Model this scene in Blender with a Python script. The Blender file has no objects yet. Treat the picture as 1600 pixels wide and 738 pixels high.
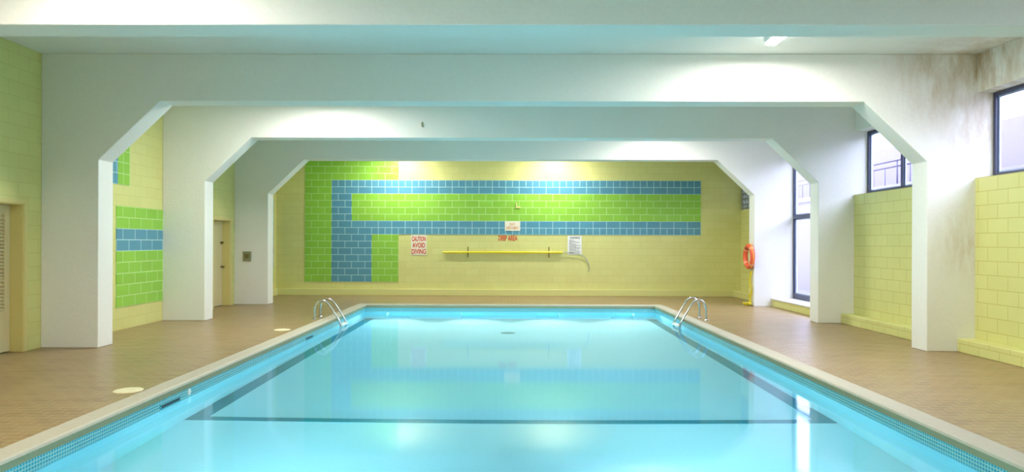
import bpy, bmesh, math, random
from mathutils import Vector, Matrix
random.seed(7)
S = bpy.context.scene
C = S.collection

# ------------------------------------------------------------------ materials
def lin(c):
    return tuple((v/255/12.92 if v/255 <= .04045 else ((v/255+.055)/1.055)**2.4) for v in c)

def new_mat(name):
    m = bpy.data.materials.new(name); m.use_nodes = True
    nt = m.node_tree
    return m, nt, nt.nodes['Principled BSDF'], nt.nodes['Material Output']

def N(nt, kind, **kw):
    n = nt.nodes.new(kind)
    for k, v in kw.items():
        setattr(n, k, v)
    return n

def setin(node, **kw):
    for k, v in kw.items():
        node.inputs[k.replace('_', ' ')].default_value = v

def rgba(c): return (*lin(c), 1)

def plain(name, col, rough=.5, metal=0., bump=0., bscale=40., spec=.5):
    m, nt, b, o = new_mat(name)
    b.inputs['Base Color'].default_value = rgba(col)
    b.inputs['Roughness'].default_value = rough
    b.inputs['Metallic'].default_value = metal
    b.inputs['Specular IOR Level'].default_value = spec
    tc = N(nt, 'ShaderNodeTexCoord')
    nz = N(nt, 'ShaderNodeTexNoise'); nz.inputs['Scale'].default_value = bscale
    nz.inputs['Detail'].default_value = 4
    nt.links.new(tc.outputs['Object'], nz.inputs['Vector'])
    mx = N(nt, 'ShaderNodeMix', data_type='RGBA', blend_type='MULTIPLY')
    mx.inputs['Factor'].default_value = .12
    mx.inputs[6].default_value = rgba(col)
    nt.links.new(nz.outputs['Fac'], mx.inputs[7])
    nt.links.new(mx.outputs[2], b.inputs['Base Color'])
    if bump:
        bp = N(nt, 'ShaderNodeBump'); bp.inputs['Strength'].default_value = bump
        bp.inputs['Distance'].default_value = .01
        nt.links.new(nz.outputs['Fac'], bp.inputs['Height'])
        nt.links.new(bp.outputs['Normal'], b.inputs['Normal'])
    return m

def axes_vector(nt, ax, origin=(0, 0)):
    """object coordinates -> 2D plane (ax = 'xz', 'yz' or 'xy') shifted to origin"""
    tc = N(nt, 'ShaderNodeTexCoord')
    sp = N(nt, 'ShaderNodeSeparateXYZ'); nt.links.new(tc.outputs['Object'], sp.inputs[0])
    cb = N(nt, 'ShaderNodeCombineXYZ')
    for i, a in enumerate(ax):
        ad = N(nt, 'ShaderNodeMath', operation='SUBTRACT'); ad.inputs[1].default_value = origin[i]
        nt.links.new(sp.outputs['xyz'.index(a)], ad.inputs[0])
        nt.links.new(ad.outputs[0], cb.inputs[i])
    return tc, cb

def bricks(name, ax, c1, c2, mortar, bw, rh, ms=.008, origin=(0, 0), rough=.4, offset=.5, bump=.4,
           smooth=.1, noise=.1, spec=.5):
    m, nt, b, o = new_mat(name)
    tc, v = axes_vector(nt, ax, origin)
    br = N(nt, 'ShaderNodeTexBrick'); br.offset = offset
    br.inputs['Color1'].default_value = rgba(c1); br.inputs['Color2'].default_value = rgba(c2)
    br.inputs['Mortar'].default_value = rgba(mortar)
    br.inputs['Scale'].default_value = 1; br.inputs['Mortar Size'].default_value = ms
    br.inputs['Mortar Smooth'].default_value = smooth
    br.inputs['Brick Width'].default_value = bw; br.inputs['Row Height'].default_value = rh
    nt.links.new(v.outputs[0], br.inputs['Vector'])
    nz = N(nt, 'ShaderNodeTexNoise'); nz.inputs['Scale'].default_value = 2.2; nz.inputs['Detail'].default_value = 5
    nt.links.new(tc.outputs['Object'], nz.inputs['Vector'])
    mx = N(nt, 'ShaderNodeMix', data_type='RGBA', blend_type='MULTIPLY')
    mx.inputs['Factor'].default_value = noise
    nt.links.new(br.outputs['Color'], mx.inputs[6]); nt.links.new(nz.outputs['Fac'], mx.inputs[7])
    nt.links.new(mx.outputs[2], b.inputs['Base Color'])
    b.inputs['Roughness'].default_value = rough
    b.inputs['Specular IOR Level'].default_value = spec
    bp = N(nt, 'ShaderNodeBump'); bp.inputs['Strength'].default_value = bump
    bp.inputs['Distance'].default_value = .006; bp.invert = True
    nt.links.new(br.outputs['Fac'], bp.inputs['Height'])
    nt.links.new(bp.outputs['Normal'], b.inputs['Normal'])
    return m

RH, BW = .2033, .4015
YEL, YEL2, YELM = (220, 217, 142), (217, 213, 137), (209, 204, 129)
M = {}
M['yellow_x'] = bricks('yellow_block_paint', 'yz', YEL, YEL2, YELM, BW, RH, .006, rough=.42, bump=.35)
M['yellow_y'] = bricks('yellow_block_paint_end', 'xz', YEL, YEL2, YELM, BW, RH, .006, origin=(-6.166, 0), rough=.42, bump=.3)
M['yellow_r'] = bricks('yellow_block_paint_window_side', 'yz', YEL, YEL2, (200, 190, 112), BW, RH, .006, origin=(0, .13), rough=.45, bump=.35)
M['yellow_plain'] = plain('yellow_ledge_paint', YEL, .4, bump=.15)
M['white_paint'] = plain('white_sill_paint', (225, 225, 222), .5, bump=.2)
GRN, GRN2, GRT = (146, 200, 70), (139, 194, 65), (182, 218, 136)
BLU, BLU2, BGT = (90, 152, 176), (84, 145, 171), (166, 208, 216)

def tile_set(tag, ax, origin):
    M['green_'+tag] = bricks('green_tile_'+tag, ax, GRN, GRN2, GRT, BW, RH, .010, origin, .3, bump=.35, noise=.06)
    M['blue_'+tag] = bricks('blue_tile_'+tag, ax, BLU, BLU2, BGT, BW, RH, .010, origin, .3, bump=.35, noise=.06)
    M['bluehalf_'+tag] = bricks('blue_half_tile_'+tag, ax, BLU, BLU2, BGT, BW/2, RH, .010, origin, .3, offset=0, bump=.35, noise=.06)
    M['greenhalf_'+tag] = bricks('green_half_tile_'+tag, ax, GRN, GRN2, GRT, BW/2, RH, .010, origin, .3, offset=0, bump=.35, noise=.06)

# painted render with rusty damp stains near given points
def stucco(name, col, stains=(), bump=.35, rough=.75):
    m, nt, b, o = new_mat(name)
    tc = N(nt, 'ShaderNodeTexCoord')
    nz = N(nt, 'ShaderNodeTexNoise'); nz.inputs['Scale'].default_value = 26; nz.inputs['Detail'].default_value = 6
    nt.links.new(tc.outputs['Object'], nz.inputs['Vector'])
    bp = N(nt, 'ShaderNodeBump'); bp.inputs['Strength'].default_value = bump; bp.inputs['Distance'].default_value = .008
    nt.links.new(nz.outputs['Fac'], bp.inputs['Height']); nt.links.new(bp.outputs['Normal'], b.inputs['Normal'])
    b.inputs['Roughness'].default_value = rough
    b.inputs['Specular IOR Level'].default_value = .25
    last = None
    base = N(nt, 'ShaderNodeMix', data_type='RGBA', blend_type='MULTIPLY'); base.inputs['Factor'].default_value = .07
    base.inputs[6].default_value = rgba(col); nt.links.new(nz.outputs['Fac'], base.inputs[7])
    last = base.outputs[2]
    for (px, py, pz, r, amt, sc) in stains:
        mp = N(nt, 'ShaderNodeMapping'); mp.inputs['Scale'].default_value = sc
        nt.links.new(tc.outputs['Object'], mp.inputs['Vector'])
        sn = N(nt, 'ShaderNodeTexNoise'); sn.inputs['Scale'].default_value = 1.; sn.inputs['Detail'].default_value = 7
        sn.inputs['Roughness'].default_value = .65
        nt.links.new(mp.outputs[0], sn.inputs['Vector'])
        ds = N(nt, 'ShaderNodeVectorMath', operation='DISTANCE'); ds.inputs[1].default_value = (px, py, pz)
        nt.links.new(tc.outputs['Object'], ds.inputs[0])
        mr = N(nt, 'ShaderNodeMapRange'); mr.inputs['From Min'].default_value = r; mr.inputs['From Max'].default_value = r*.1
        nt.links.new(ds.outputs['Value'], mr.inputs['Value'])
        ad = N(nt, 'ShaderNodeMath', operation='MULTIPLY')
        cr = N(nt, 'ShaderNodeMapRange'); cr.inputs['From Min'].default_value = .36; cr.inputs['From Max'].default_value = .68
        nt.links.new(sn.outputs['Fac'], cr.inputs['Value'])
        nt.links.new(mr.outputs[0], ad.inputs[0]); nt.links.new(cr.outputs[0], ad.inputs[1])
        am = N(nt, 'ShaderNodeMath', operation='MULTIPLY'); am.inputs[1].default_value = amt; am.use_clamp = True
        nt.links.new(ad.outputs[0], am.inputs[0])
        mx = N(nt, 'ShaderNodeMix', data_type='RGBA'); mx.inputs[7].default_value = rgba((176, 146, 98))
        nt.links.new(am.outputs[0], mx.inputs['Factor']); nt.links.new(last, mx.inputs[6])
        last = mx.outputs[2]
    nt.links.new(last, b.inputs['Base Color'])
    return m

WHITE = (234, 233, 226)
STAIN = [(6.95, 9.95, 4.3, 1.5, 1.0, (5, 5, 1.6)), (6.85, 10.1, 1.6, .7, .5, (9, 9, 2.5)), (6.2, 10.1, 4.4, .9, .5, (6, 6, 1.4)), (7.0, 10.1, 3.2, .7, .4, (9, 9, 3))]
M['stucco'] = stucco('white_render', WHITE, STAIN)
M['ceil'] = stucco('ceiling_paint', WHITE, [(6.9, 9.6, 4.4, 1.6, .8, (2.5, 3, 3))], .2)

# brick pavers of the deck
def deck_mat():
    m, nt, b, o = new_mat('brick_pavers')
    tc, v = axes_vector(nt, 'xy')
    br = N(nt, 'ShaderNodeTexBrick'); br.offset = .5
    br.inputs['Color1'].default_value = rgba((148, 118, 80)); br.inputs['Color2'].default_value = rgba((134, 108, 74))
    br.inputs['Mortar'].default_value = rgba((178, 158, 124)); br.inputs['Scale'].default_value = 1
    br.inputs['Mortar Size'].default_value = .006; br.inputs['Mortar Smooth'].default_value = .4; br.inputs['Brick Width'].default_value = .2; br.inputs['Row Height'].default_value = .1
    nt.links.new(v.outputs[0], br.inputs['Vector'])
    nz = N(nt, 'ShaderNodeTexNoise'); nz.inputs['Scale'].default_value = 1.; nz.inputs['Detail'].default_value = 4; nz.inputs['Roughness'].default_value = .6
    mp = N(nt, 'ShaderNodeMapping'); mp.inputs['Scale'].default_value = (1.3, 7, 1)
    nt.links.new(tc.outputs['Object'], mp.inputs['Vector']); nt.links.new(mp.outputs[0], nz.inputs['Vector'])
    mr = N(nt, 'ShaderNodeMapRange'); mr.inputs['From Min'].default_value = .38; mr.inputs['From Max'].default_value = .68
    nt.links.new(nz.outputs['Fac'], mr.inputs['Value'])
    mx = N(nt, 'ShaderNodeMix', data_type='RGBA'); mx.inputs[7].default_value = rgba((164, 144, 104))
    ml = N(nt, 'ShaderNodeMath', operation='MULTIPLY'); ml.inputs[1].default_value = .55
    nt.links.new(mr.outputs[0], ml.inputs[0]); nt.links.new(ml.outputs[0], mx.inputs['Factor'])
    nt.links.new(br.outputs['Color'], mx.inputs[6]); nt.links.new(mx.outputs[2], b.inputs['Base Color'])
    n2 = N(nt, 'ShaderNodeTexNoise'); n2.inputs['Scale'].default_value = 2.5; n2.inputs['Detail'].default_value = 4
    nt.links.new(tc.outputs['Object'], n2.inputs['Vector'])
    rr = N(nt, 'ShaderNodeMapRange'); rr.inputs['To Min'].default_value = .28; rr.inputs['To Max'].default_value = .40
    nt.links.new(n2.outputs['Fac'], rr.inputs['Value']); nt.links.new(rr.outputs[0], b.inputs['Roughness'])
    bp = N(nt, 'ShaderNodeBump'); bp.inputs['Strength'].default_value = .28; bp.inputs['Distance'].default_value = .006; bp.invert = True
    nt.links.new(br.outputs['Fac'], bp.inputs['Height']); nt.links.new(bp.outputs['Normal'], b.inputs['Normal'])
    return m
M['deck'] = deck_mat()
M['coping'] = plain('pale_concrete_coping', (184, 176, 156), .6, bump=.5, bscale=18)
M['lip'] = plain('weathered_coping_lip', (148, 148, 114), .7, bump=.5, bscale=18)
M['plaster'] = plain('pool_plaster', (186, 231, 237), .6, bump=.05)
M['mosaic_x'] = bricks('mosaic_long_side', 'yz', (46, 150, 176), (56, 164, 184), (170, 214, 206), .032, .03, .004, (0, -.074), .25, 0, .3, noise=.15)
M['mosaic_y'] = bricks('mosaic_short_side', 'xz', (46, 150, 176), (56, 164, 184), (170, 214, 206), .032, .03, .004, (0, -.074), .25, 0, .3, noise=.15)
M['marking'] = plain('dark_marking_tile', (18, 136, 152), .4)
M['steel'] = plain('stainless_steel', (205, 210, 214), .22, 1.)
M['cream_door'] = plain('cream_door_paint', (222, 208, 162), .45, bump=.05)
M['casing'] = plain('yellow_door_casing', (222, 206, 134), .42)
M['casing_trim'] = plain('cream_casing_trim', (226, 212, 142), .42)
M['dark_metal'] = plain('slate_window_frame', (78, 82, 108), .45, .2)
M['grey_lattice'] = plain('grey_window_grid', (134, 142, 132), .5)
M['pale_metal'] = plain('pale_window_bead', (180, 196, 214), .4, .2)
M['lid'] = plain('cream_plastic_lid', (228, 218, 178), .45)
M['brass'] = plain('dull_brass', (120, 104, 62), .35, .9)
M['orange'] = plain('orange_foam', (238, 96, 58), .45)
M['pale_orange'] = plain('pale_orange_band', (244, 160, 124), .5)
M['rope'] = plain('yellow_rope', (232, 214, 60), .7, bump=.6, bscale=90)
M['yellow_pole'] = plain('yellow_pole_enamel', (232, 216, 48), .35)
M['dark_hole'] = plain('shadowed_slot', (20, 60, 70), .6)
M['white_plastic'] = plain('white_plastic', (232, 234, 230), .4)
M['sign_white'] = plain('sign_white', (240, 234, 214), .5)
M['paper'] = plain('notice_paper', (236, 236, 236), .6)
M['red_ink'] = plain('red_lettering', (216, 82, 48), .5)
M['orange_ink'] = plain('orange_lettering', (226, 150, 100), .5)
M['dark_ink'] = plain('dark_lettering', (70, 74, 74), .6)
M['grey_box'] = plain('grey_enamel', (146, 148, 116), .5)
M['brown_plate'] = plain('brown_plate', (116, 100, 60), .5)
M['out_wall'] = plain('outdoor_concrete', (118, 112, 132), .8, bump=.3)
M['out_ledge'] = plain('outdoor_pale_ledge', (138, 136, 146), .8)
M['out_ground'] = plain('outdoor_paving', (112, 110, 118), .85, bump=.2)
M['railing'] = plain('railing_paint', (66, 60, 86), .5)
tile_set('back', 'xz', (-6.166, .4066))
tile_set('low', 'yz', (12.03, .4066))
tile_set('high', 'yz', (11.24, 2.62))
tile_set('far', 'yz', (18.4, .4066))

def glass_mat():
    m, nt, b, o = new_mat('window_glass')
    nt.nodes.remove(b)
    lw = N(nt, 'ShaderNodeLayerWeight'); lw.inputs['Blend'].default_value = .5
    fr = N(nt, 'ShaderNodeMath', operation='POWER'); fr.inputs[1].default_value = 4
    nt.links.new(lw.outputs['Facing'], fr.inputs[0])
    tr = N(nt, 'ShaderNodeBsdfTransparent'); tr.inputs['Color'].default_value = (.95, .96, .99, 1)
    gl = N(nt, 'ShaderNodeBsdfGlossy'); gl.inputs['Roughness'].default_value = .04
    mx = N(nt, 'ShaderNodeMixShader')
    nt.links.new(fr.outputs[0], mx.inputs[0]); nt.links.new(tr.outputs[0], mx.inputs[1]); nt.links.new(gl.outputs[0], mx.inputs[2])
    nt.links.new(mx.outputs[0], o.inputs['Surface'])
    return m
M['glass'] = glass_mat()

def water_mat():
    m, nt, b, o = new_mat('pool_water')
    nt.nodes.remove(b)
    fr = N(nt, 'ShaderNodeFresnel'); fr.inputs['IOR'].default_value = 1.333
    rf = N(nt, 'ShaderNodeBsdfRefraction'); rf.inputs['IOR'].default_value = 1.333; rf.inputs['Roughness'].default_value = 0
    rf.inputs['Color'].default_value = (.99, 1, 1, 1)
    gl = N(nt, 'ShaderNodeBsdfGlossy'); gl.inputs['Roughness'].default_value = .06; gl.inputs['Color'].default_value = (.80, .88, .92, 1)
    mx = N(nt, 'ShaderNodeMixShader')
    nt.links.new(fr.outputs[0], mx.inputs[0]); nt.links.new(rf.outputs[0], mx.inputs[1]); nt.links.new(gl.outputs[0], mx.inputs[2])
    nt.links.new(mx.outputs[0], o.inputs['Surface'])
    va = N(nt, 'ShaderNodeVolumeAbsorption'); va.inputs['Color'].default_value = (.22, .86, .97, 1); va.inputs['Density'].default_value = .13
    nt.links.new(va.outputs[0], o.inputs['Volume'])
    return m
M['water'] = water_mat()

def emit_mat(name, col, s):
    m, nt, b, o = new_mat(name)
    b.inputs['Base Color'].default_value = (.9, .9, .9, 1)
    b.inputs['Emission Color'].default_value = (*col, 1); b.inputs['Emission Strength'].default_value = s
    return m
LAMP = (1., .975, .94)
M['diffuser'] = emit_mat('lit_diffuser', LAMP, 14)

# ------------------------------------------------------------------ mesh helpers
def box(bm, x0, x1, y0, y1, z0, z1, mi=0):
    vs = [bm.verts.new((x, y, z)) for x in (x0, x1) for y in (y0, y1) for z in (z0, z1)]
    for q in ((0, 1, 3, 2), (4, 6, 7, 5), (0, 4, 5, 1), (2, 3, 7, 6), (0, 2, 6, 4), (1, 5, 7, 3)):
        f = bm.faces.new([vs[i] for i in q]); f.material_index = mi

def prism(bm, pts, axis, a0, a1, mi=0):
    """extrude a 2D polygon along axis: 'y' pts=(x,z); 'x' pts=(y,z); 'z' pts=(x,y)"""
    def v(p, a): return {'y': (p[0], a, p[1]), 'x': (a, p[0], p[1]), 'z': (p[0], p[1], a)}[axis]
    A = [bm.verts.new(v(p, a0)) for p in pts]; B = [bm.verts.new(v(p, a1)) for p in pts]
    n = len(pts)
    fs = [bm.faces.new(A), bm.faces.new(B)]
    for i in range(n):
        fs.append(bm.faces.new((A[i], A[(i+1) % n], B[(i+1) % n], B[i])))
    for f in fs: f.material_index = mi

def tube(bm, pts, r, seg=12, closed=False, mi=0):
    pts = [Vector(p) for p in pts]; n = len(pts); rings = []
    up = Vector((0, 0, 1)); prev = None
    for i, p in enumerate(pts):
        if closed: t = (pts[(i+1) % n]-pts[i-1]).normalized()
        else: t = (pts[min(i+1, n-1)]-pts[max(i-1, 0)]).normalized()
        if prev is None:
            a = t.cross(up) if abs(t.dot(up)) < .95 else t.cross(Vector((1, 0, 0)))
        else:
            a = prev-t*prev.dot(t)
        a.normalize(); prev = a; b2 = t.cross(a)
        rr = r[i] if isinstance(r, (list, tuple)) else r
        rings.append([bm.verts.new(p+(a*math.cos(k*2*math.pi/seg)+b2*math.sin(k*2*math.pi/seg))*rr) for k in range(seg)])
    for i in range(n if closed else n-1):
        A, B = rings[i], rings[(i+1) % n]
        for k in range(seg):
            f = bm.faces.new((A[k], A[(k+1) % seg], B[(k+1) % seg], B[k])); f.material_index = mi; f.smooth = True
    if not closed:
        bm.faces.new(rings[0]).material_index = mi; bm.faces.new(rings[-1]).material_index = mi

def lathe(bm, prof, seg=40, center=(0, 0, 0), axis='z', mi=0):
    rings = []
    cx, cy, cz = center
    for (r, h) in prof:
        ring = []
        for k in range(seg):
            a = 2*math.pi*k/seg; p, q = r*math.cos(a), r*math.sin(a)
            ring.append(bm.verts.new({'z': (cx+p, cy+q, cz+h), 'x': (cx+h, cy+p, cz+q), 'y': (cx+p, cy+h, cz+q)}[axis]))
        rings.append(ring)
    for A, B in zip(rings, rings[1:]):
        for k in range(seg):
            f = bm.faces.new((A[k], A[(k+1) % seg], B[(k+1) % seg], B[k])); f.material_index = mi
    bm.faces.new(rings[0]).material_index = mi; bm.faces.new(rings[-1]).material_index = mi

def smooth_path(pts, n=6):
    P = [Vector(p) for p in pts]; out = []
    for i in range(len(P)-1):
        p0, p1, p2, p3 = P[max(i-1, 0)], P[i], P[i+1], P[min(i+2, len(P)-1)]
        for k in range(n):
            t = k/n
            out.append(.5*((2*p1)+(p2-p0)*t+(2*p0-5*p1+4*p2-p3)*t*t+(3*p1-p0-3*p2+p3)*t**3))
    out.append(P[-1]); return out

def obj(name, bm, mats, parent=None, bevel=0., smooth=False):
    bmesh.ops.recalc_face_normals(bm, faces=bm.faces)
    me = bpy.data.meshes.new(name); bm.to_mesh(me); bm.free()
    o = bpy.data.objects.new(name, me); C.objects.link(o)
    for m in (mats if isinstance(mats, (list, tuple)) else [mats]): me.materials.append(M[m])
    if parent: o.parent = parent
    if bevel:
        b = o.modifiers.new('bevel', 'BEVEL'); b.width = bevel; b.segments = 3; b.limit_method = 'ANGLE'; b.angle_limit = math.radians(40)
    if smooth:
        for p in me.polygons: p.use_smooth = True
    return o

def tag(o, label=None, cat=None, group=None, kind=None):
    if label: o['label'] = label
    if cat: o['category'] = cat
    if group: o['group'] = group
    if kind: o['kind'] = kind
    return o

def empty(name, loc, label, cat, group=None, kind=None):
    o = bpy.data.objects.new(name, None); C.objects.link(o); o.location = loc; o.empty_display_size = .1
    return tag(o, label, cat, group, kind)

def copy_tree(o, parent=None):
    c = o.copy(); C.objects.link(c)
    if parent: c.parent = parent
    for ch in list(o.children): copy_tree(ch, c)
    return c

def text_mesh(name, body, mat, width, height, parent, loc, extrude=.002, bold=.0):
    """upright lettering in the local xz plane, facing -y, centred on loc, fitted to width x height"""
    cu = bpy.data.curves.new(name, 'FONT'); cu.body = body; cu.align_x = 'CENTER'; cu.align_y = 'CENTER'
    cu.extrude = .01; cu.offset = bold; cu.resolution_u = 4
    t = bpy.data.objects.new('tmp_text', cu); C.objects.link(t)
    bpy.context.view_layer.update()
    me = bpy.data.meshes.new_from_object(t.evaluated_get(bpy.context.evaluated_depsgraph_get()))
    bpy.data.objects.remove(t); bpy.data.curves.remove(cu)
    xs = [v.co.x for v in me.vertices]; ys = [v.co.y for v in me.vertices]
    sx, sy = width/(max(xs)-min(xs)), height/(max(ys)-min(ys))
    mx, my = (max(xs)+min(xs))/2, (max(ys)+min(ys))/2
    for v in me.vertices:
        x, y, z = v.co
        v.co = ((x-mx)*sx, -z/.01*extrude, (y-my)*sy)
    me.name = name
    o = bpy.data.objects.new(name, me); C.objects.link(o)
    me.materials.clear(); me.materials.append(M[mat])
    o.location = loc
    if parent: o.parent = parent
    return o

# ------------------------------------------------------------------ dimensions (metres, camera at x=0 y=0 z=1.6 looking along +y)
XL, XR, XW = -7.03, 6.88, 7.17          # left wall face, right block wall face, window plane
CEIL, YB, YF = 4.41, 20.3, -3.5
FRAMES = [6.55, 10.10, 13.645, 17.21]
FT = .38
PX, PY0, PY1 = 3.69, 1.0, 17.28         # pool half width, near end, far end
WZ = -.17                               # water level
DECKTOP = 0.

# ------------------------------------------------------------------ setting: deck, ceiling, walls
bm = bmesh.new()
cw = .2
box(bm, XL-.35, -PX-cw, YF, YB+.2, -.3, 0)
box(bm, PX+cw, XW+.1, YF, YB+.2, -.3, 0)
box(bm, -PX-cw, PX+cw, PY1+cw, YB+.2, -.3, 0)
box(bm, -PX-cw, PX+cw, YF, PY0-cw, -.3, 0)
tag(obj('floor', bm, 'deck'), 'brown brick paver deck around the pool', 'floor', kind='structure')

bm = bmesh.new(); box(bm, XL-.4, XW+.2, YF-.2, YB+.25, CEIL, CEIL+.2)
tag(obj('ceiling', bm, 'ceil'), 'white painted ceiling above the concrete arches', 'ceiling', kind='structure')

# left wall with two door recesses
D1 = (8.73, 9.77, 2.17); D2 = (15.94, 16.98, 2.16)
RC = .18                                 # recess depth
bm = bmesh.new()
ys = [YF, D1[0], D1[1], D2[0], D2[1], YB+.2]
for a, b_ in ((0, 1), (2, 3), (4, 5)): box(bm, XL-.35, XL, ys[a], ys[b_], -.1, CEIL)
box(bm, XL-.35, XL, D1[0], D1[1], D1[2], CEIL); box(bm, XL-.35, XL, D2[0], D2[1], D2[2], CEIL)
box(bm, XL-.35, XL-RC-.06, D1[0], D1[1], -.1, D1[2]); box(bm, XL-.35, XL-RC-.06, D2[0], D2[1], -.1, D2[2])
tag(obj('wall_left', bm, 'yellow_x'), 'yellow painted block wall with two doors, left of the pool', 'wall', kind='structure')

bm = bmesh.new(); box(bm, XL-.35, XW+.3, YB, YB+.25, -.1, CEIL)
tag(obj('wall_back', bm, 'yellow_y'), 'pale yellow block wall at the far end carrying the mural', 'wall', kind='structure')
bm = bmesh.new(); box(bm, XL-.35, XW+.3, YF-.25, YF, -.1, CEIL)
tag(obj('wall_front', bm, 'stucco'), 'white wall behind the viewpoint at the near end', 'wall', kind='structure')

# right side: low block walls, ledges, lintels
bays = [(FRAMES[0]+FT, FRAMES[1], 'between the first and second arches'), (FRAMES[1]+FT, FRAMES[2], 'between the second and third arches'),
        (FRAMES[3]+FT, YB, 'beyond the last arch')]
SILL = 2.575
for y0, y1, w in bays+[(YF, FRAMES[0], 'before the first arch')]:
    bm = bmesh.new(); box(bm, XR, XW+.12, y0, y1, -.05, SILL)
    tag(obj('wall_right', bm, 'yellow_r'), f'low yellow block wall under the windows {w}', 'wall', kind='structure')
    bm = bmesh.new(); box(bm, 6.62, XR, y0, y1, 0, .2)
    tag(obj('baseboard_right', bm, 'yellow_r', bevel=.012), f'yellow block ledge along the window wall {w}', 'ledge', kind='structure')
y0, y1 = FRAMES[2]+FT, FRAMES[3]
bm = bmesh.new(); box(bm, 6.62, XW+.1, y0, y1, 0, .175)
led = tag(obj('baseboard_right', bm, 'yellow_r', bevel=.012), 'yellow ledge with white top under the full height window', 'ledge', kind='structure')
bm = bmesh.new(); box(bm, 6.60, XW+.1, y0, y1, .175, .205)
tag(obj('sill_cap', bm, 'white_paint', led, .006), 'white painted cap')
for y0, y1, w in [(YF, FRAMES[0], 'before the first arch')]+bays[:2]+[(FRAMES[2]+FT, FRAMES[3], 'between the third and fourth arches'), bays[2]]:
    bm = bmesh.new(); box(bm, 6.9, XW+.12, y0, y1, 3.84, CEIL)
    tag(obj('window_lintel', bm, 'stucco', bevel=.008), f'white rendered lintel over the windows {w}', 'lintel', kind='structure')

# base ledge along back wall and far left bay
bm = bmesh.new(); box(bm, XL, 6.62, YB-.1, YB, 0, .2)
tag(obj('baseboard_back', bm, 'yellow_plain', bevel=.012), 'yellow ledge along the foot of the mural wall', 'ledge', kind='structure')
bm = bmesh.new(); box(bm, XL, XL+.08, FRAMES[3]+FT, YB-.1, 0, .2)
tag(obj('baseboard_left', bm, 'yellow_plain', bevel=.012), 'yellow ledge at the foot of the left wall beyond the last arch', 'ledge', kind='structure')

# ------------------------------------------------------------------ concrete portal frames
xi, xh, zh, zt = 6.168, 5.243, 2.82, 3.70
poly = [(XL, 0), (-xi, 0), (-xi, zh), (-xh, zt), (xh, zt), (xi, zh), (xi, 0), (XW+.1, 0), (XW+.1, CEIL), (XL, CEIL)]
fl = ['nearest white concrete arch, only its beam seen across the top', 'white concrete arch second from the viewpoint, the largest whole one',
      'white concrete arch third from the viewpoint, in the middle of three', 'farthest white concrete arch, in front of the mural wall']
for y, l in zip(FRAMES, fl):
    bm = bmesh.new(); prism(bm, poly, 'y', y, y+FT)
    tag(obj('portal_arch', bm, 'stucco', bevel=.012), l, 'arch', 'white concrete arches across the hall', 'structure')

# ------------------------------------------------------------------ pool
bm = bmesh.new()
T = .25
yb, z0, z1 = 7.64, -1.15, -1.60
TF = .7                                  # far end wall thick enough for niches hiding the added pool lights
near_end = [(PY0-T, -.06), (PY0-T, -2), (PY1+TF, -2), (PY1+TF, -.06)]
plain_end = [(PY1, -.06), (PY1, z1), (yb, z0), (PY0, z0), (PY0, -.06)]
niche_end = [(PY1, -.06), (PY1, -.47), (PY1+.46, -.47), (PY1+.46, z1), (PY1, z1), (yb, z0), (PY0, z0), (PY0, -.06)]  # recess shaped to keep the added pool lights out of sight
cuts = [-PX, -3.15, -2.55, -1.25, -.65, .65, 1.25, 2.55, 3.15, PX]
for k, (xa, xb) in enumerate(zip(cuts, cuts[1:])):
    end = niche_end if k % 2 else plain_end
    prism(bm, near_end+end, 'x', xa, xb)
box(bm, -PX-T, -PX, PY0-T, PY1+T, -2, -.06); box(bm, PX, PX+T, PY0-T, PY1+T, -2, -.06)
basin = tag(obj('pool_basin', bm, 'plaster'), 'pale turquoise swimming pool basin sunk into the brick deck', 'swimming pool', kind='structure')
tb = -.24
bm = bmesh.new()
box(bm, -PX, -PX+.012, PY0, PY1, tb, -.074, 0); box(bm, PX-.012, PX, PY0, PY1, tb, -.074, 0)
box(bm, -PX+.012, PX-.012, PY1-.012, PY1, tb, -.074, 1); box(bm, -PX+.012, PX-.012, PY0, PY0+.012, tb, -.074, 1)
tag(obj('mosaic_band', bm, ['mosaic_x', 'mosaic_y'], basin), 'blue green mosaic waterline band')
def zf(y): return z0 if y < yb else z0+(z1-z0)*(y-yb)/(PY1-yb)
for sx in (-1, 1):
    bm = bmesh.new(); a, b_ = sorted((sx*(PX-.012), sx*(PX-.225)))
    prism(bm, [(yb, zf(yb)-.01), (PY1, z1-.01), (PY1, z1+.006), (yb, zf(yb)+.006)], 'x', a, b_)
    tag(obj('marking_line', bm, 'marking', basin), 'dark tile line along the side of the deep floor')
bm = bmesh.new(); prism(bm, [(yb, z0-.01), (yb+.15, zf(yb+.15)-.01), (yb+.15, zf(yb+.15)+.007), (yb, z0+.007)], 'x', -PX+.012, PX-.012)
tag(obj('marking_line', bm, 'marking', basin), 'dark tile line across the floor where the deep part begins')
# coping
bm = bmesh.new()
o_, i_ = PX+cw, PX-.025
zt_, zb_ = .012, -.075
rings = []
for (hx, ya, yc, z) in ((o_, PY0-cw, PY1+cw, zb_), (o_, PY0-cw, PY1+cw, zt_), (i_+.03, PY0+.005, PY1-.005, zt_), (i_+.008, PY0+.017, PY1-.017, zt_-.01),
                        (i_, PY0+.025, PY1-.025, zt_-.03), (i_+.004, PY0+.02, PY1-.02, zb_)):
    rings.append([bm.verts.new(p) for p in ((-hx, ya, z), (hx, ya, z), (hx, yc, z), (-hx, yc, z))])
for k in range(6):
    A, B = rings[k], rings[(k+1) % 6]
    for i in range(4):
        f = bm.faces.new((A[i], A[(i+1) % 4], B[(i+1) % 4], B[i])); f.material_index = 1 if k == 4 else 0
tag(obj('pool_coping', bm, ['coping', 'lip']), 'pale weathered concrete coping edging the pool', 'coping', kind='structure')
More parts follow.
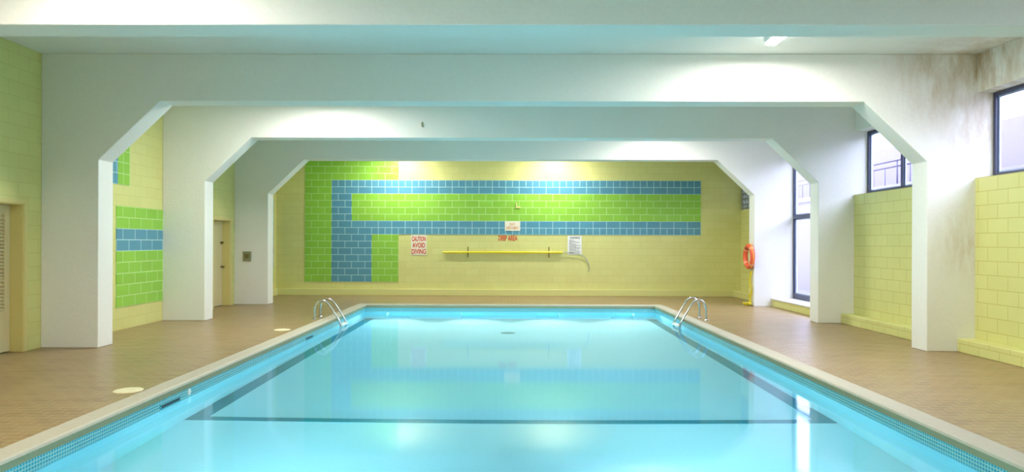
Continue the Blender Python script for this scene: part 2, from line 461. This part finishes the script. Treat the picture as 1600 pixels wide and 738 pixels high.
# water body: its sides and bottom sit just inside the basin walls, so only the top surface is seen
bm = bmesh.new(); box(bm, -PX-.02, PX+.02, PY0-.02, PY1+.55, -1.75, WZ)
water = tag(obj('pool_water', bm, 'water'), 'still turquoise water filling the swimming pool', 'water', kind='stuff')
# main drain on the deep floor
bm = bmesh.new(); lathe(bm, [(.16, 0), (.16, .012), (.13, .02), (.02, .022)], 32)
dr = obj('floor_drain', bm, 'marking'); dr.location = (-.05, 14.7, zf(14.7)); tag(dr, 'small dark round drain on the deep pool floor', 'drain')

# ------------------------------------------------------------------ ladders
def make_ladder(sx, yn, yf, top, label):
    root = empty('pool_ladder', (sx*4.05, (yn+yf)/2, 0), label, 'ladder', 'steel pool ladders')
    k = top/.40
    prof = [(0, 0), (0, .12*k), (0, .22*k), (.03, .31*k), (.09, .375*k), (.17, .40*k), (.245, .37*k), (.31, .295*k), (.39, .17*k), (.47, .04), (.525, -.06), (.545, -.16), (.545, -.5), (.545, -1.0)]
    hw = (yf-yn)/2
    for dy in (-hw, hw):
        bm = bmesh.new(); tube(bm, smooth_path([(-sx*u, dy, z) for u, z in prof], 5), .021, 14)
        obj('rail', bm, 'steel', root)
        bm = bmesh.new(); lathe(bm, [(.055, 0), (.055, .008), (.035, .02), (.022, .026)], 28, (0, dy, 0))
        tag(obj('deck_flange', bm, 'steel', root))
    for z in (-.125, -.42, -.72):
        bm = bmesh.new(); box(bm, *sorted((-sx*.50, -sx*.60)), -hw, hw, z-.018, z+.018)
        obj('tread', bm, 'white_plastic', root, .008)
    return root
make_ladder(-1, 14.0, 14.43, .385, 'steel pool ladder with twin handrails on the left pool edge')
make_ladder(1, 14.05, 14.54, .43, 'steel pool ladder with twin handrails on the right pool edge')

# ------------------------------------------------------------------ skimmer lids, mouths, wall fitting
def lid(x, y, label):
    r = empty('skimmer_hatch', (x, y, 0), label, 'lid', 'cream skimmer lids on the left deck')
    bm = bmesh.new(); lathe(bm, [(.145, 0), (.145, .006), (.138, .010), (.128, .010)], 40); obj('lid_rim', bm, 'lid', r)
    bm = bmesh.new(); lathe(bm, [(.124, .002), (.124, .011), (.118, .013), (.02, .014)], 40); obj('lid_disc', bm, 'lid', r)
lid(-4.08, 7.22, 'cream round skimmer lid on the left deck, nearer the viewpoint')
lid(-4.13, 12.25, 'cream round skimmer lid on the left deck, behind the nearer lid')
def mouth(y0, y1, label):
    r = empty('skimmer_mouth', (-PX+.012, (y0+y1)/2, WZ+.002), label, 'skimmer opening', 'skimmer openings in the left pool wall')
    h = (y1-y0)/2
    bm = bmesh.new(); box(bm, 0, .006, -h-.02, h+.02, .034, .044); box(bm, 0, .006, -h-.02, -h, 0, .034); box(bm, 0, .006, h, h+.02, 0, .034)
    obj('mouth_frame', bm, 'mosaic_x', r)
    bm = bmesh.new(); box(bm, 0, .003, -h, h, 0, .034); obj('dark_slot', bm, 'dark_hole', r)
mouth(7.12, 7.52, 'dark skimmer slot at the waterline below the nearer skimmer lid')
mouth(12.2, 12.6, 'dark skimmer slot at the waterline near the left ladder')
bm = bmesh.new(); lathe(bm, [(.04, 0), (.04, .006), (.03, .012), (.012, .014)], 24, axis='x')
ft = obj('wall_fitting', bm, 'white_plastic'); ft.location = (-PX+.012, 7.74, -.125)
tag(ft, 'small white round fitting on the left mosaic band beside the slot', 'pool fitting')

# ------------------------------------------------------------------ tile mural and wall panels
TH = .012
def face_back(bm, c0, c1, r0, r1, mi, yy=YB):           # columns in blocks from the left, rows from z=.4066
    box(bm, -6.166+c0*BW, -6.166+c1*BW, yy-TH, yy, .4066+r0*RH, min(.4066+r1*RH, CEIL-.002), mi)
mural = empty('tile_art', (0, YB, 0), 'big green and blue tile design on the far wall', 'tile mural')
mural.location = (0, 0, 0)
bm = bmesh.new()
face_back(bm, 0, 2, 0, 15, 0); face_back(bm, 0, 7, 15, 20, 0)
face_back(bm, 5, 7, 0, 7, 0); face_back(bm, 3.5, 29.5, 9, 13, 0)
tag(obj('green_tiling', bm, ['green_back'], mural), 'lime green tiling')
bm = bmesh.new()
face_back(bm, 2, 29.5, 14, 15, 1); face_back(bm, 2, 29.5, 13, 14, 0)
face_back(bm, 2, 3.5, 9, 13, 0)
face_back(bm, 2, 29.5, 8, 9, 0); face_back(bm, 2, 5, 7, 8, 0); face_back(bm, 5, 29.5, 7, 8, 1)
face_back(bm, 2, 5, 0, 7, 0)
tag(obj('blue_tiling', bm, ['blue_back', 'bluehalf_back'], mural), 'blue tiling')

def side(bm, y0, y1, z0, z1, mi): box(bm, XL, XL+TH, y0, y1, z0, z1, mi)
p = empty('tile_art', (0, 0, 0), 'green tile panel with a blue stripe low on the left wall', 'tile panel')
bm = bmesh.new(); side(bm, 12.03, FRAMES[2], .4066, .4066+5*RH, 0); side(bm, 12.03, FRAMES[2], .4066+7*RH, .4066+9*RH, 0)
tag(obj('green_tiling', bm, ['green_low'], p), 'lime green tiling')
bm = bmesh.new(); side(bm, 12.03, FRAMES[2], .4066+5*RH, .4066+7*RH, 0)
tag(obj('blue_tiling', bm, ['blue_low'], p), 'blue stripe')
p = empty('tile_art', (0, 0, 0), 'green and blue tile panel high on the left wall above the striped panel', 'tile panel')
bm = bmesh.new(); side(bm, 12.07, 12.45, 2.62, CEIL-.002, 0); side(bm, 11.24, 11.66, 2.62, CEIL-.002, 0)
tag(obj('green_tiling', bm, ['greenhalf_high'], p), 'lime green tiling')
bm = bmesh.new(); side(bm, 11.66, 12.07, 2.62, CEIL-.002, 0)
tag(obj('blue_tiling', bm, ['blue_high'], p), 'blue stripe')
p = empty('tile_art', (0, 0, 0), 'narrow blue over green tile panel beyond the farthest arch on the left', 'tile panel')
bm = bmesh.new(); side(bm, 18.4, 20.05, .4066, .4066+2*RH, 0)
tag(obj('green_tiling', bm, ['green_far'], p), 'lime green tiling')
bm = bmesh.new(); side(bm, 18.4, 20.05, .4066+2*RH, .4066+12*RH, 0)
tag(obj('blue_tiling', bm, ['blue_far'], p), 'blue tiling')

# ------------------------------------------------------------------ doors
def make_door(n, D, louvre, label):
    y0, y1, zt = D
    r = empty(f'door_{n}', (XL, (y0+y1)/2, 0), label, 'door', kind='structure')
    h = (y1-y0)/2; t = .05
    bm = bmesh.new()                                      # jambs and head lining the recess
    box(bm, -RC-.06, .004, -h, -h+t, 0, zt); box(bm, -RC-.06, .004, h-t, h, 0, zt); box(bm, -RC-.06, .004, -h+t, h-t, zt-t, zt)
    obj('door_frame', bm, 'casing', r, .004)
    bm = bmesh.new()                                      # raised trim on the wall face
    box(bm, .004, .022, -h-.03, -h+.035, 0, zt+.03); box(bm, .004, .022, h-.035, h+.03, 0, zt+.03); box(bm, .004, .022, -h+.035, h-.035, zt-.035, zt+.03)
    obj('casing_trim', bm, 'casing_trim', r, .004)
    bm = bmesh.new()
    a, b_, za, zb = -h+t+.004, h-t-.004, .012, zt-t-.004
    if louvre:
        s = .10
        box(bm, -RC-.045, -RC, a, a+s, za, zb); box(bm, -RC-.045, -RC, b_-s, b_, za, zb)
        box(bm, -RC-.045, -RC, a+s, b_-s, za, .60); box(bm, -RC-.045, -RC, a+s, b_-s, 1.98, zb); box(bm, -RC-.045, -RC, a+s, b_-s, 1.02, 1.05)
        obj('door_leaf', bm, 'cream_door', r, .003)
        for (q0, q1) in ((.60, 1.02), (1.05, 1.98)):
            bm = bmesh.new(); z = q0+.02
            while z < q1-.015:
                prism(bm, [(-RC-.036, z+.016), (-RC-.030, z+.019), (-RC-.001, z-.012), (-RC-.007, z-.015)], 'y', a+s, b_-s)
                z += .05
            box(bm, -RC-.046, -RC-.042, a+s, b_-s, q0, q1)
            tag(obj('louvre_panel', bm, 'cream_door', r), 'slatted louvre')
    else:
        box(bm, -RC-.045, -RC, a, b_, za, zb)
        lf = obj('door_leaf', bm, 'cream_door', r, .003)
        for z, nm in ((.97, 'handle'), (1.56, 'lock')):
            bm = bmesh.new(); lathe(bm, [(.03, 0), (.03, .008), (.012, .012), (.012, .04), (.026, .05), (.026, .07), (.014, .078)] if nm == 'handle' else [(.034, 0), (.034, .012), (.022, .02), (.01, .03)], 20, (-RC, b_-.07, z), 'x')
            if nm == 'lock': box(bm, -RC, -RC+.05, b_-.13, b_-.03, z+.005, z+.035)
            tag(obj(nm, bm, 'brass', lf, smooth=False), 'dull brass '+nm)
    return r
make_door(1, D1, True, 'cream louvred door in a deep yellow frame at the left edge')
make_door(2, D2, False, 'plain cream door with dark handle on the left wall behind the arches')

# ------------------------------------------------------------------ windows on the right
def make_window(n, y0, y1, zb, zt, mull, transom, label, sash=True, X=XW, grid=(), fm='dark_metal'):
    r = empty(f'window_{n}', (X, 0, 0), label, 'window', kind='structure')
    w = .055
    bm = bmesh.new()
    box(bm, -.03, .04, y0, y0+w, zb, zt); box(bm, -.03, .04, y1-w, y1, zb, zt)
    box(bm, -.03, .04, y0+w, y1-w, zt-w, zt); box(bm, -.03, .04, y0+w, y1-w, zb, zb+(w if zb > 1 else .13))
    obj('window_frame', bm, fm, r, .004)
    cuts = [y0+w]+[m for m in mull]+[y1-w]
    for m in mull:
        bm = bmesh.new(); box(bm, -.03, .04, m-.03, m+.03, zb+w, zt-w); obj('mullion', bm, fm, r, .004)
    rows = [zb+w, zt-w]
    if transom:
        bm = bmesh.new(); box(bm, -.045, .045, y0+w, y1-w, transom-.05, transom+.05); obj('transom', bm, fm, r, .004)
        rows = [zb+.13, transom-.05, transom+.05, zt-w]
    for g in grid:
        bm = bmesh.new(); box(bm, -.02, .03, y0+w, y1-w, g-.018, g+.018); obj('glazing_bar', bm, fm, r)
    for k in range(len(cuts)-1):
        for q in range(0, len(rows), 2):
            a, b_ = cuts[k]+(.03 if k else 0), cuts[k+1]-(.03 if k < len(cuts)-2 else 0)
            bm = bmesh.new(); box(bm, .002, .008, a, b_, rows[q], rows[q+1]); pn = obj('pane', bm, 'glass', r)
            if sash:
                bm = bmesh.new(); s = .025
                box(bm, .010, .035, a, a+s, rows[q], rows[q+1]); box(bm, .010, .035, b_-s, b_, rows[q], rows[q+1])
                box(bm, .010, .035, a+s, b_-s, rows[q], rows[q]+s); box(bm, .010, .035, a+s, b_-s, rows[q+1]-s, rows[q+1])
                obj('glazing_bead', bm, 'pale_metal', pn)
    return r
WB, WT = 2.59, 3.84
f0, f1, f2, f3 = FRAMES
make_window(1, f0+FT, f1, WB, WT, [8.2], None, 'nearest high window over the yellow wall, at the right edge')
make_window(2, f1+FT, f2, WB, WT, [11.3, 12.45], None, 'high window over the yellow wall between second and third arches')
make_window(3, f2+FT, f3, .205, WT, [15.6], 2.26, 'full height dark framed window with transom above a low ledge')
make_window(4, f3+FT, YB, WB, WT, [17.75+.16*k for k in range(16)], None, 'small dark gridded window high beyond the farthest arch', False, XR+.04, [2.75+.16*k for k in range(7)], 'grey_lattice')
make_window(5, 3.5, f0, WB, WT, [5.0], None, 'high window over the yellow wall before the nearest arch, out of view')
bm = bmesh.new(); box(bm, XW-.02, XW+.12, YF, 3.5, SILL, 3.84)
tag(obj('wall_right', bm, 'stucco'), 'white wall above the yellow blocks near the viewpoint', 'wall', kind='structure')

# ------------------------------------------------------------------ outdoors beyond the windows
bm = bmesh.new(); box(bm, XW+.12, 40, -10, 60, -.4, -.05)
tag(obj('ground', bm, 'out_ground'), 'pale paving outside the windows', 'ground', kind='structure')
bm = bmesh.new(); box(bm, 10.4, 10.7, 2, 60, -.05, 3.05); box(bm, 10.3, 10.8, 2, 60, 3.05, 3.2, 1)
tag(obj('terrace_wall', bm, ['out_wall', 'out_ledge']), 'lavender concrete terrace wall outside the windows', 'wall', kind='structure')
bm = bmesh.new(); box(bm, 13.5, 14, 2, 60, -.05, 5.0); box(bm, 13.3, 13.5, 2, 17, 3.9, 4.1, 1); box(bm, 13.3, 13.5, 2, 17, 4.5, 4.62, 1)  # pale ledges stand in for streaks reflected in the nearest window
tag(obj('neighbouring_building', bm, ['out_wall', 'out_ledge']), 'lavender grey building beyond the railing outside', 'building', kind='structure')
rl = empty('terrace_railing', (10.55, 14, 3.2), 'thin slate railing seen through the window between second and third arches', 'railing')
for z in (.52, .68):
    bm = bmesh.new(); tube(bm, [(0, 2, z), (0, 14, z)], .022, 8); obj('rail', bm, 'railing', rl)
for k in range(20):
    bm = bmesh.new(); tube(bm, [(0, 2.2+k*.6, 0), (0, 2.2+k*.6, .68 if k % 4 == 0 else .52)], .02 if k % 4 == 0 else .011, 8); obj('baluster', bm, 'railing', rl)

# ------------------------------------------------------------------ signs and wall things
YS = YB-.002
def sign(name, x, z, w, h, mat, label, rows, back=0.):
    r = empty(name, (x, YS-back, z), label, 'sign')
    bm = bmesh.new(); box(bm, -w/2, w/2, -.008, 0, -h/2, h/2); obj('sign_panel', bm, mat, r, .002)
    for body, ink, tw, th, dz, b_ in rows:
        text_mesh('lettering', body, ink, tw, th, r, (0, -.010, dz), .0015, b_)
    return r
sign('caution_sign', -2.745, 1.51, .47, .60, 'sign_white', 'white sign with red CAUTION lettering beside the green tiles',
     [('CAUTION', 'red_ink', .42, .15, .19, .03), ('AVOID', 'red_ink', .38, .15, 0, .03), ('DIVING', 'red_ink', .43, .15, -.19, .03)])
sign('lifeguard_sign', .06, 2.09, .46, .285, 'sign_white', 'small cream sign on the blue tile band above the red lettering',
     [('NO', 'orange_ink', .15, .07, .06, .005), ('LIFEGUARD', 'orange_ink', .37, .085, -.05, .012)], TH)
da = text_mesh('painted_lettering', 'DEEP AREA', 'red_ink', .57, .155, None, (-.075, YS-.002, 1.73), .0015, .03)
tag(da, 'red DEEP AREA lettering painted under the blue tile band', 'lettering')
nt_ = sign('notice_sign', 1.92, 1.52, .42, .56, 'paper', 'white notice of small dark print above the hook of the pole',
     [('WARNING', 'dark_ink', .30, .06, .225, .014)])
bm = bmesh.new(); z = .15
while z > -.25:
    x = -.16
    while x < .13:
        w = random.uniform(.025, .07); box(bm, x, min(x+w, .17), -.0105, -.007, z, z+.012); x += w+.012
        if random.random() < .12: break
    z -= .033
obj('print_lines', bm, 'dark_ink', nt_)

# rescue pole with hook on two brackets
rp = empty('hanging_rescue_pole', (0, YB-.055, 1.31), 'long yellow rescue pole with grey hook hung along the far wall', 'rescue pole')
bm = bmesh.new(); tube(bm, [(-2.03, 0, -.02), (-1.98, 0, -.015), (1.50, 0, -.005), (1.56, 0, -.005)], [.018, .034, .034, .03], 16); obj('pole_shaft', bm, 'yellow_pole', rp)
bm = bmesh.new(); tube(bm, smooth_path([(1.54, 0, -.005), (1.75, 0, -.01), (1.95, 0, -.03), (2.12, 0, -.08), (2.26, 0, -.20), (2.33, 0, -.36), (2.345, 0, -.50), (2.315, 0, -.58)], 6), .013, 10)
obj('hook', bm, 'steel', rp)
for x, lb in ((-1.27, 'small steel bracket holding the left end of the rescue pole'), (1.15, 'small steel bracket holding the right end of the rescue pole')):
    bm = bmesh.new()
    box(bm, -.012, .012, -.006, 0, -.16, .16)
    tube(bm, smooth_path([(0, -.004, -.05), (0, -.03, -.072), (0, -.06, -.076), (0, -.10, -.060), (0, -.115, -.01)], 5), .008, 8)
    o = obj('pole_bracket', bm, 'brass'); o.location = (x, YS, 1.31); tag(o, lb, 'bracket')
# pale hook on the green tiles
bm = bmesh.new(); box(bm, -.035, .0, -.03, 0, -.10, .06); box(bm, 0, .10, -.03, 0, -.10, -.05); 
o = obj('wall_hook', bm, 'casing_trim', bevel=.006); o.location = (.19, YB-TH, 2.72); tag(o, 'tiny pale yellow L shaped hook on the green tile band', 'hook')
# little hook on the third arch
bm = bmesh.new(); box(bm, -.018, .018, -.008, 0, -.04, .05); tube(bm, smooth_path([(0, -.006, .02), (0, -.03, .0), (0, -.05, -.03), (.01, -.045, -.055), (.03, -.04, -.05)], 4), .009, 8)
o = obj('beam_hook', bm, 'grey_box'); o.location = (-1.78, f2, 3.97); tag(o, 'tiny grey hook on the beam of the third arch', 'hook')
# wall box on farthest arch, left
r = empty('wall_box', (-6.69, f3, 1.23), 'small grey box with brown plate on the left foot of the farthest arch', 'wall box')
bm = bmesh.new(); box(bm, -.10, .10, -.05, 0, -.12, .12); obj('box_body', bm, 'grey_box', r, .008)
bm = bmesh.new(); box(bm, -.05, .05, -.058, -.05, -.055, .055); obj('front_plate', bm, 'brown_plate', r, .003)
bm = bmesh.new(); box(bm, -.10, .10, -.065, -.05, .07, .12); obj('hood', bm, 'grey_box', r, .004)

# life ring on the inner face of the farthest right foot, rope below
lr = empty('life_ring', (xi-.07, f3+.19, 1.26), 'orange life ring hung on the right foot of the farthest arch', 'life ring')
bm = bmesh.new(); tube(bm, [(0, .265*math.cos(a), .265*math.sin(a)) for a in [i*2*math.pi/48 for i in range(48)]], .058, 18, True); obj('ring_body', bm, 'orange', lr)
for k in range(4):
    a0 = math.pi/4+k*math.pi/2
    bm = bmesh.new(); tube(bm, [(0, .265*math.cos(a0+t), .265*math.sin(a0+t)) for t in [-.13, -.065, 0, .065, .13]], .0605, 18); tag(obj('band', bm, 'pale_orange', lr), 'paler orange band')
bm = bmesh.new(); tube(bm, [((-.006 if 1 else 0), (.335+.012*math.cos(4*a))*math.cos(a), (.335+.012*math.cos(4*a))*math.sin(a)) for a in [i*2*math.pi/64 for i in range(64)]], .006, 8, True); obj('grab_line', bm, 'rope', lr)
bm = bmesh.new(); box(bm, -.012, 0, -.03, .03, -.05, .05); tube(bm, smooth_path([(-.006, 0, 0), (-.09, 0, -.01), (-.155, 0, .0), (-.165, 0, .05)], 5), .012, 10)
o = obj('ring_hook', bm, 'brass'); o.location = (xi, f3+.19, 1.26+.265-.075); tag(o, 'dark hook holding up the orange life ring', 'hook')
bm = bmesh.new()
for k in range(5):
    pts = []
    ph = random.random()*6
    for i in range(15):
        z = .895-.875*i/14
        pts.append((xi-.035-.008*(k % 3)-.012*math.sin(ph+i*.7), f3+.10+k*.03+.018*math.sin(ph*2+i*.9), z))
    tube(bm, smooth_path(pts, 3), .011, 8)
pts = []
for i in range(60):
    a = i*.55; r_ = .05+.06*random.random()
    pts.append((xi-.12+r_*math.cos(a), f3+.16+1.2*r_*math.sin(a), .014+.0012*i))
tube(bm, smooth_path(pts, 2), .011, 8)
tag(obj('throw_rope', bm, 'rope'), 'yellow throw rope hanging to the deck below the life ring', 'rope')

# ------------------------------------------------------------------ ceiling lights
def fixture(x, y, w, l, label, energy, col=None):
    r = empty('ceiling_light', (x, y, CEIL), label, 'ceiling light', 'ceiling lights between the beams')
    bm = bmesh.new(); box(bm, -w/2, w/2, -l/2, l/2, -.045, 0); obj('housing', bm, 'white_plastic', r, .008)
    bm = bmesh.new(); prism(bm, [(-w/2+.01, -.045), (w/2-.01, -.045), (w/2-.03, -.085), (-w/2+.03, -.085)], 'y', -l/2+.01, l/2-.01)
    tag(obj('diffuser', bm, 'diffuser', r, .01), 'glowing white diffuser')
    ld = bpy.data.lights.new('lamp', 'AREA'); ld.shape = 'RECTANGLE'; ld.size = w+.1; ld.size_y = l; ld.energy = energy; ld.color = col or LAMP
    ld.spread = math.radians(180)
    try: ld.cycles.is_caustics_light = CAUST
    except Exception: pass
    lo = bpy.data.objects.new('lamp', ld); C.objects.link(lo); lo.location = (x, y, CEIL-.10)
    return r
CAUST = False
E = 138
fixture(3.58, 8.75, .18, 1.3, 'lit ceiling light between the two nearest beams, right of centre', E)
fixture(-3.6, 12.1, .18, 1.25, 'ceiling light behind the second arch on the left, hidden by its beam', E)
fixture(3.6, 15.7, .18, 1.25, 'ceiling light behind the third arch on the right, hidden by its beam', E*.7)
fixture(1.30, 19.25, .6, .18, 'ceiling light close to the far wall right of centre, hidden by the beam', E*.6)
fixture(-3.3, 19.25, .6, .18, 'ceiling light close to the far wall on the left, hidden by the beam', E*.6)
fixture(-3.6, 5.2, .18, 1.25, 'ceiling light before the nearest beam on the left, above the view', E*.75, (1., .93, .87))
fixture(3.6, 1.0, .18, 1.25, 'ceiling light over the near deck on the right, above the view', E*.3)
fixture(-3.6, -1.5, .18, 1.25, 'ceiling light over the near deck on the left, above the view', E)

def added_pool_lamp(x, y, rz, e, spread, label):  # added fill lights under water to brighten the pool; no such lamps known here
    r = empty('added_pool_light', (x, y, -.62 if y < 10 else -.625), label, 'added fill light', 'added underwater fill lights')
    r.rotation_euler = (0, 0, rz)                          # local +y points into the water
    bm = bmesh.new(); lathe(bm, [(.15, -.0), (.15, .02), (.145, .035), (.135, .035)], 40, axis='y'); obj('trim_ring', bm, 'steel', r)
    bm = bmesh.new(); lathe(bm, [(.135, .0), (.135, .034), (.10, .044), (.03, .05)], 40, axis='y'); obj('lens', bm, 'added_lens', r)
    ld = bpy.data.lights.new('added_pool_source', 'AREA'); ld.shape = 'DISK'; ld.size = .24; ld.energy = e; ld.color = POOLC; ld.spread = math.radians(spread)
    lo = bpy.data.objects.new('added_pool_source', ld); C.objects.link(lo); lo.parent = r
    lo.location = (0, .07, 0); lo.rotation_euler = (math.pi/2, 0, 0)
    lo.rotation_euler = (-math.pi/2, 0, 0) if LAMP_FLIP else (math.pi/2, 0, 0)
LAMP_FLIP = False
POOLC = (.90, .97, 1.)
M['added_lens'] = emit_mat('lit_added_lens', POOLC, 9)  # glow of the added underwater fill lights
EP = 90
added_pool_lamp(-1.9, PY0+.012, 0, EP*1.0, 40, 'added underwater fill light in the near pool wall, left of centre')
added_pool_lamp(1.9, PY0+.012, 0, EP*1.0, 40, 'added underwater fill light in the near pool wall, right of centre')
added_pool_lamp(-PX+.012, 3.2, -math.pi/2, EP*.12, 150, 'added underwater fill light in the left pool wall at the near end')
added_pool_lamp(PX-.012, 3.2, math.pi/2, EP*.12, 150, 'added underwater fill light in the right pool wall at the near end')

for fx, w_ in ((-2.85, 'first from the left of four'), (-.95, 'second from the left of four'), (.95, 'third from the left of four'), (2.85, 'rightmost of four')):
    added_pool_lamp(fx, PY1+.45, math.pi, EP*.5, 130, f'added underwater fill light in the far pool wall, {w_}')

# ------------------------------------------------------------------ world, camera, view
w = bpy.data.worlds.new('World'); S.world = w; w.use_nodes = True
bg = w.node_tree.nodes['Background']; bg.inputs['Color'].default_value = (.68, .72, 1., 1); bg.inputs['Strength'].default_value = 9.5

cam = bpy.data.cameras.new('camera'); co = bpy.data.objects.new('camera', cam); C.objects.link(co)
cam.sensor_fit = 'HORIZONTAL'; cam.sensor_width = 36; cam.lens = 36*1060/1600
cam.shift_x = (800-789.34)/1600; cam.shift_y = (379.0-369)/1600
cam.clip_start = .05; cam.clip_end = 300
co.matrix_world = Matrix.Translation((0, 0, 1.6)) @ Matrix.Rotation(.0078, 4, 'Z') @ Matrix.Rotation(math.pi/2, 4, 'X') @ Matrix.Rotation(.0031, 4, 'Z')
S.camera = co
vs = S.view_settings
S.display_settings.display_device = 'sRGB'
vs.view_transform = 'Standard'; vs.look = 'None'; vs.gamma = 1; vs.use_curve_mapping = False
vs.exposure = 0.34
S.cycles.use_denoising = True
S.cycles.max_bounces = 16; S.cycles.diffuse_bounces = 8; S.cycles.glossy_bounces = 6; S.cycles.transmission_bounces = 8; S.cycles.transparent_max_bounces = 12
S.cycles.sample_clamp_indirect = 6
if CAUST:
    water.cycles.is_caustics_caster = True
    basin.cycles.is_caustics_receiver = True
    for ch in basin.children: ch.cycles.is_caustics_receiver = True
